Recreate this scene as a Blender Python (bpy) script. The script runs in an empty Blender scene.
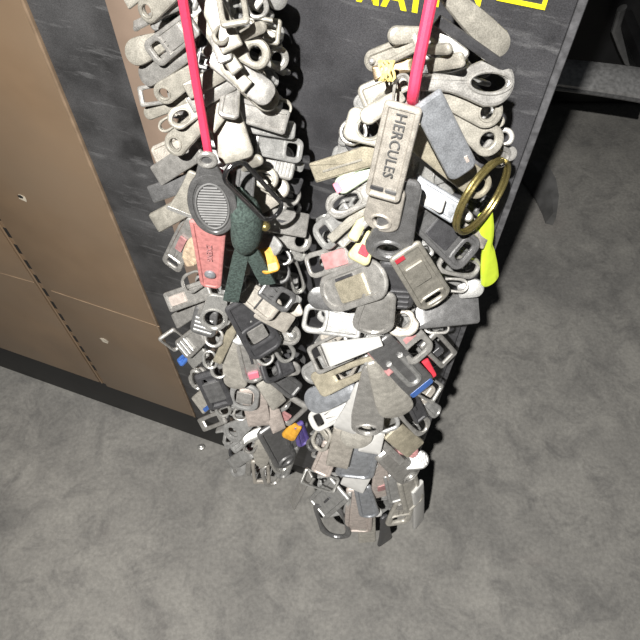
import bpy, bmesh, math, random
from mathutils import Vector, Matrix, noise
rnd = random.Random(11)
COL = bpy.context.scene.collection
F = 641.0
TH = math.atan(400.0 / F)                      # camera axis, measured from straight down
CAM = Vector((0, 0, 1.1))
FW = Vector((0, math.sin(TH), -math.cos(TH)))
UP = Vector((0, math.cos(TH), math.sin(TH)))
RT = Vector((1, 0, 0))

def at(px, py, d):                             # point seen at a pixel, d metres along the view axis
    return CAM + (FW + RT * ((px - 320) / F) + UP * ((320 - py) / F)) * d

def on_floor(px, py, h=0.0):
    r = FW + RT * ((px - 320) / F) + UP * ((320 - py) / F)
    return CAM + r * ((h - CAM.z) / r.z)

# the cabinet front is a vertical plane: Y = .345 - .364 X
SL = 0.364
def on_front(px, py, off=0.0):
    r = FW + RT * ((px - 320) / F) + UP * ((320 - py) / F)
    return CAM + r * ((0.345 - off) / (r.y + SL * r.x))
CD = Vector((1, -SL, 0)).normalized()          # along the front, to the right
CN = Vector((-SL, -1, 0)).normalized()         # out of the front
C0 = Vector((0, 0.345, 0))
def cab(s, n, z):                              # s along the front, n outwards, z height
    return C0 + CD * s + CN * n + Vector((0, 0, z))
def s_of(px, py):
    return (on_front(px, py) - C0).dot(CD)

# ---------------------------------------------------------------- materials
def mat(name, color, rough=.5, metal=0.0, var=.25, scale=40.0, bump=.15, spec=.5, tint=None, tscale=9.0, rvar=.12, bscale=None, grain=0, streak=None):
    m = bpy.data.materials.new(name); m.use_nodes = True
    nt = m.node_tree; b = nt.nodes['Principled BSDF']
    tc = nt.nodes.new('ShaderNodeTexCoord')
    n1 = nt.nodes.new('ShaderNodeTexNoise'); n1.inputs['Scale'].default_value = scale; n1.inputs['Detail'].default_value = 6
    nt.links.new(tc.outputs['Object'], n1.inputs['Vector'])
    cr = nt.nodes.new('ShaderNodeValToRGB')
    lo = [c * (1 - var) for c in color]; hi = [min(1, c * (1 + var)) for c in color]
    cr.color_ramp.elements[0].position = .33; cr.color_ramp.elements[0].color = (*lo, 1)
    cr.color_ramp.elements[1].position = .67; cr.color_ramp.elements[1].color = (*hi, 1)
    nt.links.new(n1.outputs['Fac'], cr.inputs['Fac'])
    out = cr.outputs['Color']
    if tint:
        n2 = nt.nodes.new('ShaderNodeTexNoise'); n2.inputs['Scale'].default_value = tscale; n2.inputs['Detail'].default_value = 4
        nt.links.new(tc.outputs['Object'], n2.inputs['Vector'])
        r2 = nt.nodes.new('ShaderNodeValToRGB'); r2.color_ramp.elements[0].position = .45; r2.color_ramp.elements[1].position = .7
        nt.links.new(n2.outputs['Fac'], r2.inputs['Fac'])
        mx = nt.nodes.new('ShaderNodeMixRGB'); mx.inputs['Color2'].default_value = (*tint, 1)
        nt.links.new(r2.outputs['Color'], mx.inputs['Fac']); nt.links.new(out, mx.inputs['Color1'])
        out = mx.outputs['Color']
    if streak:
        mp = nt.nodes.new('ShaderNodeMapping'); mp.inputs['Scale'].default_value = (14, 14, 75); mp.inputs['Rotation'].default_value = (0, .12, 0)
        n5 = nt.nodes.new('ShaderNodeTexNoise'); n5.inputs['Scale'].default_value = 1.6; n5.inputs['Detail'].default_value = 7; n5.inputs['Roughness'].default_value = .65
        nt.links.new(tc.outputs['Object'], mp.inputs['Vector']); nt.links.new(mp.outputs['Vector'], n5.inputs['Vector'])
        r5 = nt.nodes.new('ShaderNodeValToRGB'); r5.color_ramp.elements[0].position = .56; r5.color_ramp.elements[1].position = .80
        nt.links.new(n5.outputs['Fac'], r5.inputs['Fac'])
        m5 = nt.nodes.new('ShaderNodeMixRGB'); m5.inputs['Color2'].default_value = (*streak, 1)
        nt.links.new(r5.outputs['Color'], m5.inputs['Fac']); nt.links.new(out, m5.inputs['Color1']); out = m5.outputs['Color']
    if grain:
        n4 = nt.nodes.new('ShaderNodeTexNoise'); n4.inputs['Scale'].default_value = 1500; n4.inputs['Detail'].default_value = 2
        nt.links.new(tc.outputs['Object'], n4.inputs['Vector'])
        r4 = nt.nodes.new('ShaderNodeValToRGB'); r4.color_ramp.elements[0].position = .35; r4.color_ramp.elements[1].position = .65
        r4.color_ramp.elements[0].color = (1 - grain, 1 - grain, 1 - grain, 1); r4.color_ramp.elements[1].color = (1 + grain * .8, 1 + grain * .8, 1 + grain * .8, 1)
        nt.links.new(n4.outputs['Fac'], r4.inputs['Fac'])
        m4 = nt.nodes.new('ShaderNodeMixRGB'); m4.blend_type = 'MULTIPLY'; m4.inputs['Fac'].default_value = 1
        nt.links.new(out, m4.inputs['Color1']); nt.links.new(r4.outputs['Color'], m4.inputs['Color2']); out = m4.outputs['Color']
    nt.links.new(out, b.inputs['Base Color'])
    mr = nt.nodes.new('ShaderNodeMapRange'); mr.inputs['To Min'].default_value = max(.05, rough - rvar); mr.inputs['To Max'].default_value = min(1, rough + rvar)
    nt.links.new(n1.outputs['Fac'], mr.inputs['Value']); nt.links.new(mr.outputs['Result'], b.inputs['Roughness'])
    b.inputs['Metallic'].default_value = metal
    b.inputs['Specular IOR Level'].default_value = spec
    if bump:
        n3 = nt.nodes.new('ShaderNodeTexNoise'); n3.inputs['Scale'].default_value = bscale or scale * 3; n3.inputs['Detail'].default_value = 3
        nt.links.new(tc.outputs['Object'], n3.inputs['Vector'])
        bp = nt.nodes.new('ShaderNodeBump'); bp.inputs['Strength'].default_value = bump; bp.inputs['Distance'].default_value = .0006
        nt.links.new(n3.outputs['Fac'], bp.inputs['Height']); nt.links.new(bp.outputs['Normal'], b.inputs['Normal'])
    return m

def metal(name, c, rough=.50, met=.32, var=.30, **k):
    return mat(name, c, rough, met, var * .6, scale=170, bump=.12, bscale=1500, grain=.22, **k)
M = dict(
    cream=metal('pale worn nickel', (.315, .30, .262), .48, .25),
    pale=metal('cream nickel lightened for dim light', (.46, .44, .395), .42, .3),  # lighter copy of cream for the lower pulls, makes up for weaker light there
    silver=metal('silver nickel', (.43, .42, .40), .36, .55),
    bright=metal('bright nickel', (.60, .595, .57), .30, .7, .12),
    grey=metal('grey zinc', (.36, .36, .353), .40, .4),
    dark=metal('blackened zinc', (.075, .075, .08), .4, .3),
    steel=metal('dull steel', (.19, .19, .192), .36, .5),
    blue_grey=metal('bluish grey nickel', (.32, .335, .36), .33, .4),
    gold=metal('champagne nickel', (.50, .455, .35), .34, .5),
    brass=metal('old brass', (.30, .25, .10), .28, .8, .2),
    warm=metal('warm antique nickel', (.44, .41, .365)),
    peach=metal('peach enamel', (.52, .455, .415), .45, .1),
    white=mat('white enamel', (.52, .515, .50), .4, 0, .06, 200, .1),
    pink=mat('faded pink rubber', (.52, .21, .20), .65, 0, .18, 260, .4, bscale=700),
    red=mat('red enamel', (.52, .04, .06), .35, 0, .15, 200, .1),
    rose=mat('rose enamel', (.40, .20, .20), .5, 0, .25, 200, .2),
    hot=mat('pink enamel', (.70, .20, .27), .4, 0, .1, 200, .1),
    neon=mat('fluorescent yellow plastic', (.62, .78, .05), .4, 0, .06, 120, .1),
    green=mat('dark green braided cord', (.058, .084, .075), .85, 0, .55, 600, 1.0, bscale=1200),
    orange=mat('orange plastic', (.58, .30, .04), .4, 0, .2, 200, .1),
    blue=mat('blue plastic', (.05, .13, .40), .35, 0, .15, 200, .1),
    purple=mat('purple enamel', (.12, .09, .30), .4, 0, .15, 200, .1),
    pale_green=mat('pale green enamel', (.42, .48, .37), .45, 0, .15, 200, .2),
    yellowish=mat('yellowed plastic', (.46, .43, .24), .45, 0, .15, 200, .2),
    tan=mat('tan woven cord', (.40, .31, .22), .7, 0, .3, 300, .6),
    thread=mat('yellow thread', (.70, .58, .22), .8, 0, .2, 500, .4),
    brown=metal('brown bronze', (.17, .125, .075), .35, .5),
    cord=mat('bright pink nylon cord', (.72, .045, .11), .6, 0, .08, 900, .3),
    ribbed=mat('ribbed zinc', (.19, .19, .19), .7, .1, .15, 200, .1),
    black_wire=metal('black nickel wire', (.13, .13, .135), .16, .9),
)
# ---------------------------------------------------------------- mesh tools
def link(o, parent=None):
    COL.objects.link(o)
    if parent is not None: o.parent = parent
    return o

def finish(bm, name, m, parent=None, angle=21, matrix=None):
    bmesh.ops.remove_doubles(bm, verts=bm.verts, dist=1e-6)
    bmesh.ops.recalc_face_normals(bm, faces=bm.faces)
    me = bpy.data.meshes.new(name); bm.to_mesh(me); bm.free()
    me.polygons.foreach_set('use_smooth', [True] * len(me.polygons))
    me.set_sharp_from_angle(angle=math.radians(angle))
    me.materials.append(m)
    o = bpy.data.objects.new(name, me)
    if matrix is not None: o.matrix_world = matrix
    return link(o, parent)

def tag(o, label=None, cat=None, group=None, kind=None):
    if label: o['label'] = label
    if cat: o['category'] = cat
    if group: o['group'] = group
    if kind: o['kind'] = kind
    return o

def outline(L, w0, w1, r0, r1, shape=None):
    """closed contour in (u, v), root at u=0, tip at u=L; clockwise from the root"""
    r0 = min(r0, w0 * .499, L * .45); r1 = min(r1, w1 * .499, L * .49)
    side = []
    n = 6
    for i in range(n + 1):                                  # root corner
        a = math.pi + (-math.pi / 2) * i / n
        side.append((r0 + r0 * math.cos(a), w0 / 2 - r0 + r0 * math.sin(a)))
    for i in range(1, 9):
        f = i / 9.0
        u = r0 + (L - r1 - r0) * f
        side.append((u, (w0 + (w1 - w0) * f) / 2))
    n = 8
    for i in range(n + 1):                                  # tip corner
        a = math.pi / 2 - (math.pi / 2) * i / n
        side.append((L - r1 + r1 * math.cos(a), w1 / 2 - r1 + r1 * math.sin(a)))
    pts = side + [(u, -v) for u, v in reversed(side)]
    out = []
    for p in pts:
        if not out or (abs(p[0] - out[-1][0]) + abs(p[1] - out[-1][1])) > 1e-6: out.append(p)
    if abs(out[0][0] - out[-1][0]) + abs(out[0][1] - out[-1][1]) < 1e-6: out.pop()
    if shape:
        out = [(u, v * shape(max(0, min(1, u / L)))) for u, v in out]
    return out

def inset(pts, d):
    n = len(pts); res = []
    for i in range(n):
        x0, y0 = pts[i - 1]; x1, y1 = pts[(i + 1) % n]
        tx, ty = x1 - x0, y1 - y0
        l = math.hypot(tx, ty) or 1e-9
        # contour runs clockwise: the inside is to the right of the tangent
        res.append((pts[i][0] + ty / l * d, pts[i][1] - tx / l * d))
    return res

def loft(bm, rings, close):
    vs = [[bm.verts.new(p) for p in r] for r in rings]
    k = len(vs)
    for a in range(k if close else k - 1):
        A, B = vs[a], vs[(a + 1) % k]; n = len(A)
        for i in range(n):
            try: bm.faces.new((A[i], A[(i + 1) % n], B[(i + 1) % n], B[i]))
            except ValueError: pass
    if not close:
        bm.faces.new(vs[0]); bm.faces.new(vs[-1])

def plate(bm, out, h, hole=None, bev=None, rim=0, rimd=0, dome=0, bendf=None, z0=0.0):
    """solid plate from contour `out`; hole = (shape, cu, cv, ru, rv, expo)"""
    b = min(bev if bev else h * .3, h * .48)
    bendf = bendf or (lambda u: 0.0)
    def ring(pts, z): return [(u, v, z + z0 + bendf(u)) for u, v in pts]
    O = lambda d: inset(out, d)
    t = h / 2; q = b * .3
    top = [ring(O(b), -t), ring(O(q), -t + q), ring(out, -t + b), ring(out, t - b), ring(O(q), t - q), ring(O(b), t)]
    if rim:
        top += [ring(O(b + rim), t), ring(O(b + rim + rimd * .6), t - rimd)]
    zt = t - (rimd if rim else 0)
    if hole is None:
        if dome:
            w = max(abs(v) for u, v in out)
            for f in (.25, .5, .72, .88):
                cu = sum(p[0] for p in out) / len(out)
                base = O(b + rim + rimd * .6) if rim else O(b)
                pts = [(u + (cu - u) * f * .9, v * (1 - f)) for u, v in base]
                top.append(ring(pts, zt + dome * (1 - (1 - f) ** 2)))
        loft(bm, top, False)
        return
    cu, cv, ru, rv, ex = hole
    def H(d, z):
        pts = []
        for u, v in out:
            a = math.atan2(v - cv, u - cu); c, s = math.cos(a), math.sin(a)
            r = (abs(c / (ru + d)) ** ex + abs(s / (rv + d)) ** ex) ** (-1 / ex)
            pts.append((cu + r * c, cv + r * s))
        return ring(pts, z)
    if rim:
        top += [H(b + rim + rimd * .6, t - rimd), H(b + rim, t)]
    top += [H(b, t), H(q, t - q), H(0, t - b), H(0, -t + b), H(q, -t + q), H(b, -t)]
    loft(bm, top, True)

def box(bm, u0, u1, v0, v1, z0, z1, bev=0.0, bendf=None):
    o = [(u0, v0), (u0, v1), (u1, v1), (u1, v0)]
    b = bev
    bendf = bendf or (lambda u: 0)
    def r(d, z): return [(u0 + d, v0 + d, z + bendf(u0)), (u0 + d, v1 - d, z + bendf(u0)), (u1 - d, v1 - d, z + bendf(u1)), (u1 - d, v0 + d, z + bendf(u1))]
    rs = [r(0, z0), r(0, z1 - b), r(b, z1)] if b else [r(0, z0), r(0, z1)]
    loft(bm, rs, False)

def tube(bm, pts, rad, n=8, closed=False, flat=1.0):
    pts = [Vector(p) for p in pts]; rings = []; k = len(pts)
    up = None
    for i, p in enumerate(pts):
        a = pts[i - 1] if (i > 0 or closed) else p
        c = pts[(i + 1) % k] if (i < k - 1 or closed) else p
        t = (c - a).normalized()
        if up is None:
            up = t.orthogonal().normalized()
        x = (up - t * up.dot(t)).normalized(); y = t.cross(x); up = x
        r = rad[i] if isinstance(rad, (list, tuple)) else rad
        rings.append([p + (x * math.cos(2 * math.pi * j / n) + y * math.sin(2 * math.pi * j / n) * flat) * r for j in range(n)])
    loft(bm, rings, closed)

def text_mesh(bm, body, size, mtx, ext=.0002, bold=0.0, sx=1.0):
    cu = bpy.data.curves.new('lettering', 'FONT'); cu.body = body; cu.size = size; cu.extrude = ext; cu.offset = bold
    cu.align_x = 'CENTER'; cu.align_y = 'CENTER'; cu.resolution_u = 3; cu.space_character = 1.08
    o = bpy.data.objects.new('lettering', cu); COL.objects.link(o)
    bpy.context.view_layer.update()
    dg = bpy.context.evaluated_depsgraph_get()
    me = bpy.data.meshes.new_from_object(o.evaluated_get(dg))
    bpy.data.objects.remove(o); bpy.data.curves.remove(cu)
    me.transform(mtx @ Matrix.Diagonal((sx, 1, 1, 1)))
    bm.from_mesh(me); bpy.data.meshes.remove(me)
# ---------------------------------------------------------------- the two strands
def lerp_tab(tab, y):
    if y <= tab[0][0]: a, b = tab[0], tab[1]
    elif y >= tab[-1][0]: a, b = tab[-2], tab[-1]
    else:
        for a, b in zip(tab, tab[1:]):
            if a[0] <= y <= b[0]: break
    f = (y - a[0]) / (b[0] - a[0])
    return [p + (q - p) * f for p, q in zip(a, b)][1:]
AX = {'L': [(0, 213, 74), (150, 228, 74), (250, 238, 68), (350, 246, 60), (430, 255, 48), (490, 263, 26)],
      'R': [(0, 440, 55), (80, 436, 73), (150, 417, 96), (250, 398, 90), (350, 378, 76), (450, 365, 63), (530, 358, 40)]}
KD = {'L': 269.0, 'R': 222.0}
SIDE = {'L': 'left', 'R': 'right'}
def axis(st, y):
    ax, R = lerp_tab(AX[st], y)
    d = KD[st] / (760.0 - y)
    return ax, max(R, 24), d
def depth(st, x, y, f):
    ax, R, d = axis(st, y)
    s = (x - ax) / R
    return d - R * d / F * f * math.sqrt(max(.08, 1 - s * s)), s

BELL = lambda t: .45 + .55 * t ** 1.8
DROP = lambda t: .55 + .45 * math.sin(min(1, t * 1.15) * math.pi / 2)
WAIST = lambda t: 1 - .38 * math.sin(min(1, t / .75) * math.pi) ** 2
LEAF = lambda t: .62 + .38 * math.sin(min(1, t * 1.25) * math.pi * .62)
EYE = lambda t: math.sqrt(max(.04, 1 - (2 * t - 1) ** 2 * .9))
ALL = []
def frame(st, x0, y0, x1, y1, w, z=0, f0=None, f1=None, roll=0, tilt=0):
    _, s0 = depth(st, x0, y0, 1); _, s1 = depth(st, x1, y1, 1)
    if f0 is None: f0 = .5
    if f1 is None: f1 = 1.0
    d0 = depth(st, x0, y0, f0)[0]; d1 = depth(st, x1, y1, f1)[0]
    zz = z / 1000 * max(1, d1 / .40); d0 -= zz; d1 -= zz
    A = at(x0, y0, d0); B = at(x1, y1, d1)
    U = B - A; L = U.length; U.normalize()
    mid = (A + B) / 2
    ax, R, d = axis(st, (y0 + y1) / 2)
    s = max(-1, min(1, ((x0 + x1) / 2 - ax) / R))
    out = Vector((s, -math.sqrt(1 - s * s), .25))
    n = ((CAM - mid).normalized() * 1.0 + out * .35)
    n = (n - U * n.dot(U)).normalized()
    V = n.cross(U)
    if roll: 
        q = Matrix.Rotation(math.radians(roll), 3, U); n = q @ n; V = q @ V
    mw = Matrix((( U.x, V.x, n.x, A.x), (U.y, V.y, n.y, A.y), (U.z, V.z, n.z, A.z), (0, 0, 0, 1)))
    return mw, L, w * (d0 + d1) / 2 / F, (d0 + d1) / 2 / F

PRE = dict(   # r0, r1 are corner radii as a share of the width at that end; wr the root width as a share of the tip width
    round=dict(wr=.8, r0=.2, r1=.5, rim=.08), tab=dict(wr=.85, r0=.15, r1=.28, rim=.07), square=dict(wr=1, r0=.08, r1=.08),
    hole=dict(wr=.75, r0=.3, r1=.5, hole=('o', .5, .22, .22), hrim=1), oval=dict(wr=.7, r0=.3, r1=.5, hole=('o', .62, .36, .25), hrim=1),
    slot=dict(wr=.85, r0=.15, r1=.3, hole=('r', .5, .24, .27), rim=.06), frame=dict(wr=1, r0=.15, r1=.15, hole=('r', None, .2, 0)),
    ring=dict(wr=.9, r0=.5, r1=.5, hole=('o', None, .16, 0)), donut=dict(wr=.8, r0=.4, r1=.5, shape=DROP, hole=('o', .52, .22, .24)),
    leaf=dict(wr=.8, r0=.3, r1=.5, shape=LEAF, dome=.07), bell=dict(wr=1, r0=.2, r1=.2, shape=BELL), block=dict(wr=.95, r0=.1, r1=.12, h=.2),
    panel=dict(wr=.95, r0=.12, r1=.14, rim=.1), ribs=dict(wr=.9, r0=.15, r1=.25, ribs=6), eye=dict(wr=1, r0=.5, r1=.5, shape=EYE, dome=.05))

def build_pull(kind, L, w, tone, o, r, name='zipper_pull', mw=None, into=None):
    """one zipper pull in its own frame: root at the origin, u to the tip, v across, n out of the face"""
    p = dict(PRE[kind]); p.update(o)
    h = p.get('h', 0) * w or p.get('th', r.uniform(.0024, .0034) * (1.0 if mw is None or into is not None else max(1, min(2, (CAM - mw.translation).length / .42))))
    if into is None and kind in ('leaf', 'round', 'tab') and 'th' not in p and 'h' not in p: h *= 1.2
    bend = p.get('bend', r.uniform(-.05, .07))
    bendf = lambda u: -bend * L * (u / L) ** 2
    w = w * 1.07; w1 = w; w0 = w * p['wr']
    out = outline(L, w0, w1, p['r0'] * w0, p['r1'] * w1, p.get('shape'))
    hole = None
    if 'hole' in p:
        sh, pos, a, c = p['hole']
        ex = 2.0 if sh == 'o' else 5.0
        if pos is None:                                    # a frame: the hole fills all but a bar of a*w
            bar = min(a * w, L * .24)
            ru = max(L / 2 - bar, L * .15); rv = max(min(w0, w1) / 2 - a * w, w * .12)
            hole = (L / 2, 0, ru, rv, 2.6 if sh == 'o' else 6.0)
        else:
            ru = min(a * w, L * .3); cu = L - max(pos * w, ru + w * .14)
            cu = max(cu, ru + .1 * w)
            hole = (cu, 0, ru, c * w, ex)
    parts = []                                              # (name, bmesh, material)
    bm = bmesh.new()
    rim = p.get('rim', 0) * w * (0 if L < w * 1.5 or w < .0095 else 1)
    plate(bm, out, h, hole, bev=p.get('bev', .4 * h) if p.get('bev', .4 * h) < h * .48 else h * .45, rim=rim, rimd=h * .3 if rim else 0, dome=p.get('dome', .035 if kind in ('round', 'tab', 'square', 'block', 'panel', 'bell') and not ({'letters', 'inlay', 'groove', 'rivet', 'uridge', 'ribs'} & set(p)) else 0) * w, bendf=bendf)
    parts.append(('loop' if kind in ('ring', 'frame') else 'tab', bm, tone))
    if p.get('hrim') and hole and not into:                 # raised collar round the hole
        bm = bmesh.new()
        cu, cv, ru, rv, ex = hole
        pts = []
        for i in range(24):
            a = 2 * math.pi * i / 24
            u = cu + ru * 1.22 * math.cos(a)
            pts.append((u, rv * 1.22 * math.sin(a), h / 2 + bendf(u)))
        tube(bm, pts, w * .045, 6, True)
        parts.append(('hole_collar', bm, tone))
    if p.get('ribs'):
        bm = bmesh.new(); k = p['ribs']; a, c = p.get('rspan', (.35, .92))
        for i in range(k):
            u = L * (a + (c - a) * (i + .5) / k); du = L * (c - a) / k * .28
            wv = (w0 + (w1 - w0) * u / L) * .36
            box(bm, u - du, u + du, -wv, wv, h * .2, h * .5 + w * .045, w * .02, bendf)
        parts.append(('grip', bm, p.get('rib_tone', {'silver': 'grey', 'cream': 'silver'}.get(tone, tone))))
    if p.get('inlay'):
        t, a, c, du, dv = p['inlay']                        # tone, centre u share, centre v share of w, half sizes as share of w
        bm = bmesh.new(); uc = a * L
        oo = [(uc - du * w + q[0], q[1] + c * w) for q in outline(2 * du * w, 2 * dv * w, 2 * dv * w, .15 * dv * w, .25 * dv * w)]
        plate(bm, oo, h * .5, None, bev=h * .1, bendf=bendf, z0=h * .34)
        parts.append(('inlay', bm, t))
    if p.get('rivet'):
        a, rr = p['rivet']; bm = bmesh.new()
        uc = a * L
        oo = [(uc + rr * w * math.cos(-2 * math.pi * i / 20), rr * w * math.sin(-2 * math.pi * i / 20)) for i in range(20)]
        plate(bm, oo, h * .9, None, bev=h * .3, z0=h * .45, dome=rr * w * .25, bendf=bendf)
        parts.append(('rivet', bm, p.get('rivet_tone', 'bright')))
    if p.get('bars'):
        bm = bmesh.new(); k = p['bars']
        for i in range(k):
            u = L * (.12 + .76 * (i + 1) / (k + 1))
            box(bm, u - .05 * w, u + .05 * w, -w * .36, w * .36, -h * .35, h * .35, .01 * w, bendf)
        parts.append(('crossbar', bm, tone))
    if p.get('groove'):                                    # a dark slit let into the face
        t, a, c, du, dv = p['groove']
        bm = bmesh.new()
        box(bm, a * L - du * w, a * L + du * w, c * w - dv * w, c * w + dv * w, h * .2, h * .52, 0, bendf)
        parts.append(('slit', bm, t))
    if p.get('uridge'):                                    # a U-shaped raised ridge, closed towards the tip
        tn, ua, ub, rr, tr = p['uridge']; bm = bmesh.new(); pts = [(ua * L, -rr * w, h * .5)]
        for i in range(13):
            a = -math.pi / 2 + math.pi * i / 12
            pts.append((ub * L + rr * w * math.cos(a), rr * w * math.sin(a), h * .5 + bendf(ub * L)))
        pts.append((ua * L, rr * w, h * .5)); tube(bm, pts, tr * w, 8)
        parts.append(('ridge', bm, tn))
    if p.get('letters'):
        body, size, rot, a, sx, t = p['letters']
        bm = bmesh.new()
        text_mesh(bm, body, size * w, Matrix.Translation((a * L, 0, h * .5 + bendf(a * L))) @ Matrix.Rotation(math.radians(rot), 4, 'Z'), w * .012, 0, sx)
        parts.append(('lettering', bm, t))
    if p.get('link'):
        bm = bmesh.new(); lw = w * .5
        oo = [(u - lw * .95, v) for u, v in outline(lw * 1.25, lw * .8, lw * .8, lw * .4, lw * .4)]
        plate(bm, oo, w * .09, (lw * -.325, 0, lw * .44, lw * .24, 2.4), bev=w * .04)
        parts.append(('link', bm, p.get('link_tone', tone)))
    if into is not None:
        for nme, bm, t in parts:
            bm.transform(mw); me = bpy.data.meshes.new('x'); bm.to_mesh(me); bm.free(); into.from_mesh(me); bpy.data.meshes.remove(me)
        return None
    if len(parts) == 1:
        return finish(parts[0][1], name, M[parts[0][2]], None, matrix=mw)
    root = link(bpy.data.objects.new(name, None)); root.empty_display_size = .01; root.matrix_world = mw
    for nme, bm, t in parts: finish(bm, nme, M[t], root)
    return root

REFS = []
def P(st, x0, y0, x1, y1, w, kind, tone, label, z=0, ref=None, f0=None, f1=None, roll=None, cat='zipper pull', **o):
    r = random.Random(int(x0 * 31 + y0 * 17 + x1 * 7 + y1 * 3 + 5000))
    if roll is None: roll = r.uniform(-9, 9)
    mw, L, W, sc = frame(st, x0, y0, x1, y1, w, z, f0, f1, roll)
    ob = build_pull(kind, L, W, tone, o, r, 'zipper_pull', mw)
    tag(ob, label, cat, 'zipper pulls on the %s strand' % SIDE[st])
    ALL.append(ob)
    if ref: REFS.append((st, (x0 + x1) / 2, (y0 + y1) / 2, ref))
    return ob, mw, L, W
# ---------------------------------------------------------------- left strand, pull by pull (root, tip, width)
P('L',152,-16,127,4,11,'square','cream','pale flat pull cut by the photo top at far left corner of left strand',2)
P('L',178,-14,141,16,24,'hole','cream','pale round-ended pull with dimpled hole at top left of left strand',8,ref='the dimpled pull at the top left')
P('L',186,2,132,25,10,'square','silver','thin pull seen edge-on below the dimpled pull at top left',4,roll=40)
P('L',170,38,128,56,25,'leaf','cream','blunt egg-ended cream pull jutting out at upper left of left strand',1)
P('L',194,22,150,57,27,'slot','silver','silver pull with D-shaped slot beside upper pink cord of left strand',8,ref='the D-slotted pull by the pink cord',inlay=('silver',.4,0,.42,.3))
P('L',194,50,135,80,23,'leaf','silver','smooth tongue-shaped silver pull under the D-slotted one on left strand',5,bend=.12)
P('L',198,70,157,98,22,'hole','cream','cream pull with small round hole, fourth down the left edge',6)
P('L',172,92,139,97,19,'frame','silver','little rectangular framed pull at left edge beside tan strip',2)
P('L',190,99,143,115,13,'round','cream','long slim cream pull with rounded tip against tan strip',3)
P('L',204,105,169,123,21,'oval','cream','cream pull with dark oval hole just left of the pink cord',7,ref='the oval-holed cream pull by the pink cord')
P('L',180,116,160,129,13,'ring','cream','tiny cream ring tucked under the oval-holed cream pull',2)
P('L',208,112,169,151,24,'hole','cream','thick-edged cream pull with small hole above the grey flat bar',8,th=.0045)
P('L',200,148,153,178,21,'block','silver','flat square-ended grey bar beside the end of tan strip',4,h=.22)
P('L',194,180,152,194,17,'block','steel','dark wedge-shaped pull left of the big ribbed oval pull',3,h=.3)
P('L',195,172,182,213,29,'bell','cream','bell-shaped cream pull with flared bright lip beside ribbed oval',7,inlay=('bright',.96,0,.07,.52),rim=0,ref='the bell-shaped cream pull')
P('L',186,206,155,223,20,'block','cream','stubby cream block with faceted end at left edge of left strand',3,h=.42)
P('L',193,220,168,270,22,'slot','silver','silver framed pull with rose stripe, left of the pink rubber tab',5,inlay=('rose',.45,0,.5,.16),ref='the rose-striped framed pull')
P('L',200,236,187,266,19,'eye','tan','tan woven oval pull peeking out left of pink rubber tab',7,ribs=5,rspan=(.2,.85))
P('L',250,140,243,202,19,'tab','steel','speckled dark grey tab lying under the black wire loop',6)
# right half, top
P('L',229,-14,236,27,28,'frame','cream','chunky cream open frame hanging at the top centre of left strand',9,ref='the chunky cream frame at the top')
P('L',252,-14,259,20,24,'ring','silver','silver wire ring right of the chunky frame at the top',7)
P('L',266,-14,285,6,20,'round','grey','grey round-headed pull sticking out at top right of left strand',1)
P('L',252,28,281,33,23,'frame','cream','square nut-like cream frame standing out against the black panel',3,th=.004,ref='the square nut-like frame')
P('L',234,40,266,24,12,'round','cream','slim curved cream pull lying below the silver wire ring',9)
P('L',233,20,217,41,16,'ring','cream','small crumpled cream loop left of the chunky frame',8)
P('L',222,44,270,58,28,'donut','cream','fat cream teardrop pull with shallow round hole, upper right of left strand',9,th=.004,ref='the fat cream teardrop pull')
P('L',258,56,289,60,23,'donut','silver','silver eyelet pull poking out right of the fat teardrop',3)
P('L',198,14,238,72,13,'square','cream','long narrow cream bar slanting down right of the pink cord',7,bend=0)
P('L',212,52,272,99,25,'block','silver','big round-ended silver bar slanting towards the black panel',10,h=.24,r1=.42,ref='the big round-ended silver bar')
P('L',206,46,248,88,14,'square','cream','cream strip running along the lower edge of the big silver bar',6,bend=0)
P('L',240,78,277,106,25,'round','cream','cream rounded pull showing just beneath the big silver bar',5)
P('L',228,106,288,124,23,'panel','silver','square-cornered pull with sunken face near the black panel',7,ref='the sunken-faced pull')
P('L',266,104,292,110,17,'ring','cream','cream ring end behind the square-cornered sunken-faced pull',2)
P('L',244,124,296,131,17,'ribs','grey','grey pull with notched edge under the sunken-faced pull',4)
P('L',255,144,303,152,23,'slot','grey','grey pull with wide D-shaped hole pointing at the right strand',6,ref='the grey D-holed pull on the right edge')
P('L',222,108,238,161,34,'block','cream','large barrel-shaped cream pull above the black wire loop',10,h=.2,r1=.2,r0=.3,ref='the large barrel-shaped pull')
P('L',237,170,259,160,11,'round','cream','short rolled cream lip right under the barrel-shaped pull',11)
P('L',258,162,294,172,18,'ribs','silver','silver ridged pull below the grey D-holed one',5,rspan=(.4,.98))
P('L',242,166,277,184,22,'oval','cream','cream eyelet pull lying over the top of black wire loop',6)
P('L',282,160,304,168,10,'tab','grey','tiny grey stub at the right edge below the D-holed pull',2)
P('L',278,180,301,187,18,'bell','dark','dark triangular pull end at right edge of left strand',1)
P('L',262,182,289,192,20,'round','cream','cream pull with crescent crease right of black wire loop',7,groove=('dark',.62,0,.05,.28))
P('L',276,190,300,200,22,'ring','silver','silver ring standing at right edge beside black wire loop',3)
P('L',268,219,307,226,23,'square','silver','pale square-ended pull with slanting dark slit on right edge',6,groove=('dark',.45,0,.42,.06),ref='the slit square-ended pull')
P('L',274,238,311,242,22,'donut','silver','silver teardrop eyelet under the slit square-ended pull',6)
P('L',254,246,281,246,22,'eye','grey','grey domed oval pull beside the green knotted cord',8,ref='the grey domed oval pull')
P('L',265,248,272,273,18,'tab','orange','orange plastic pull right of the green knotted cord',19,inlay=('thread',.78,.1,.2,.26),rim=0,ref='the orange plastic pull')
P('L',268,266,289,279,21,'ring','steel','dark ring right of the orange plastic pull',6)
P('L',277,248,288,264,15,'ring','grey','small grey ring between the orange pull and right edge',5)
P('L',288,251,306,256,13,'round','bright','small bright stub under the silver teardrop eyelet',3)
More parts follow.
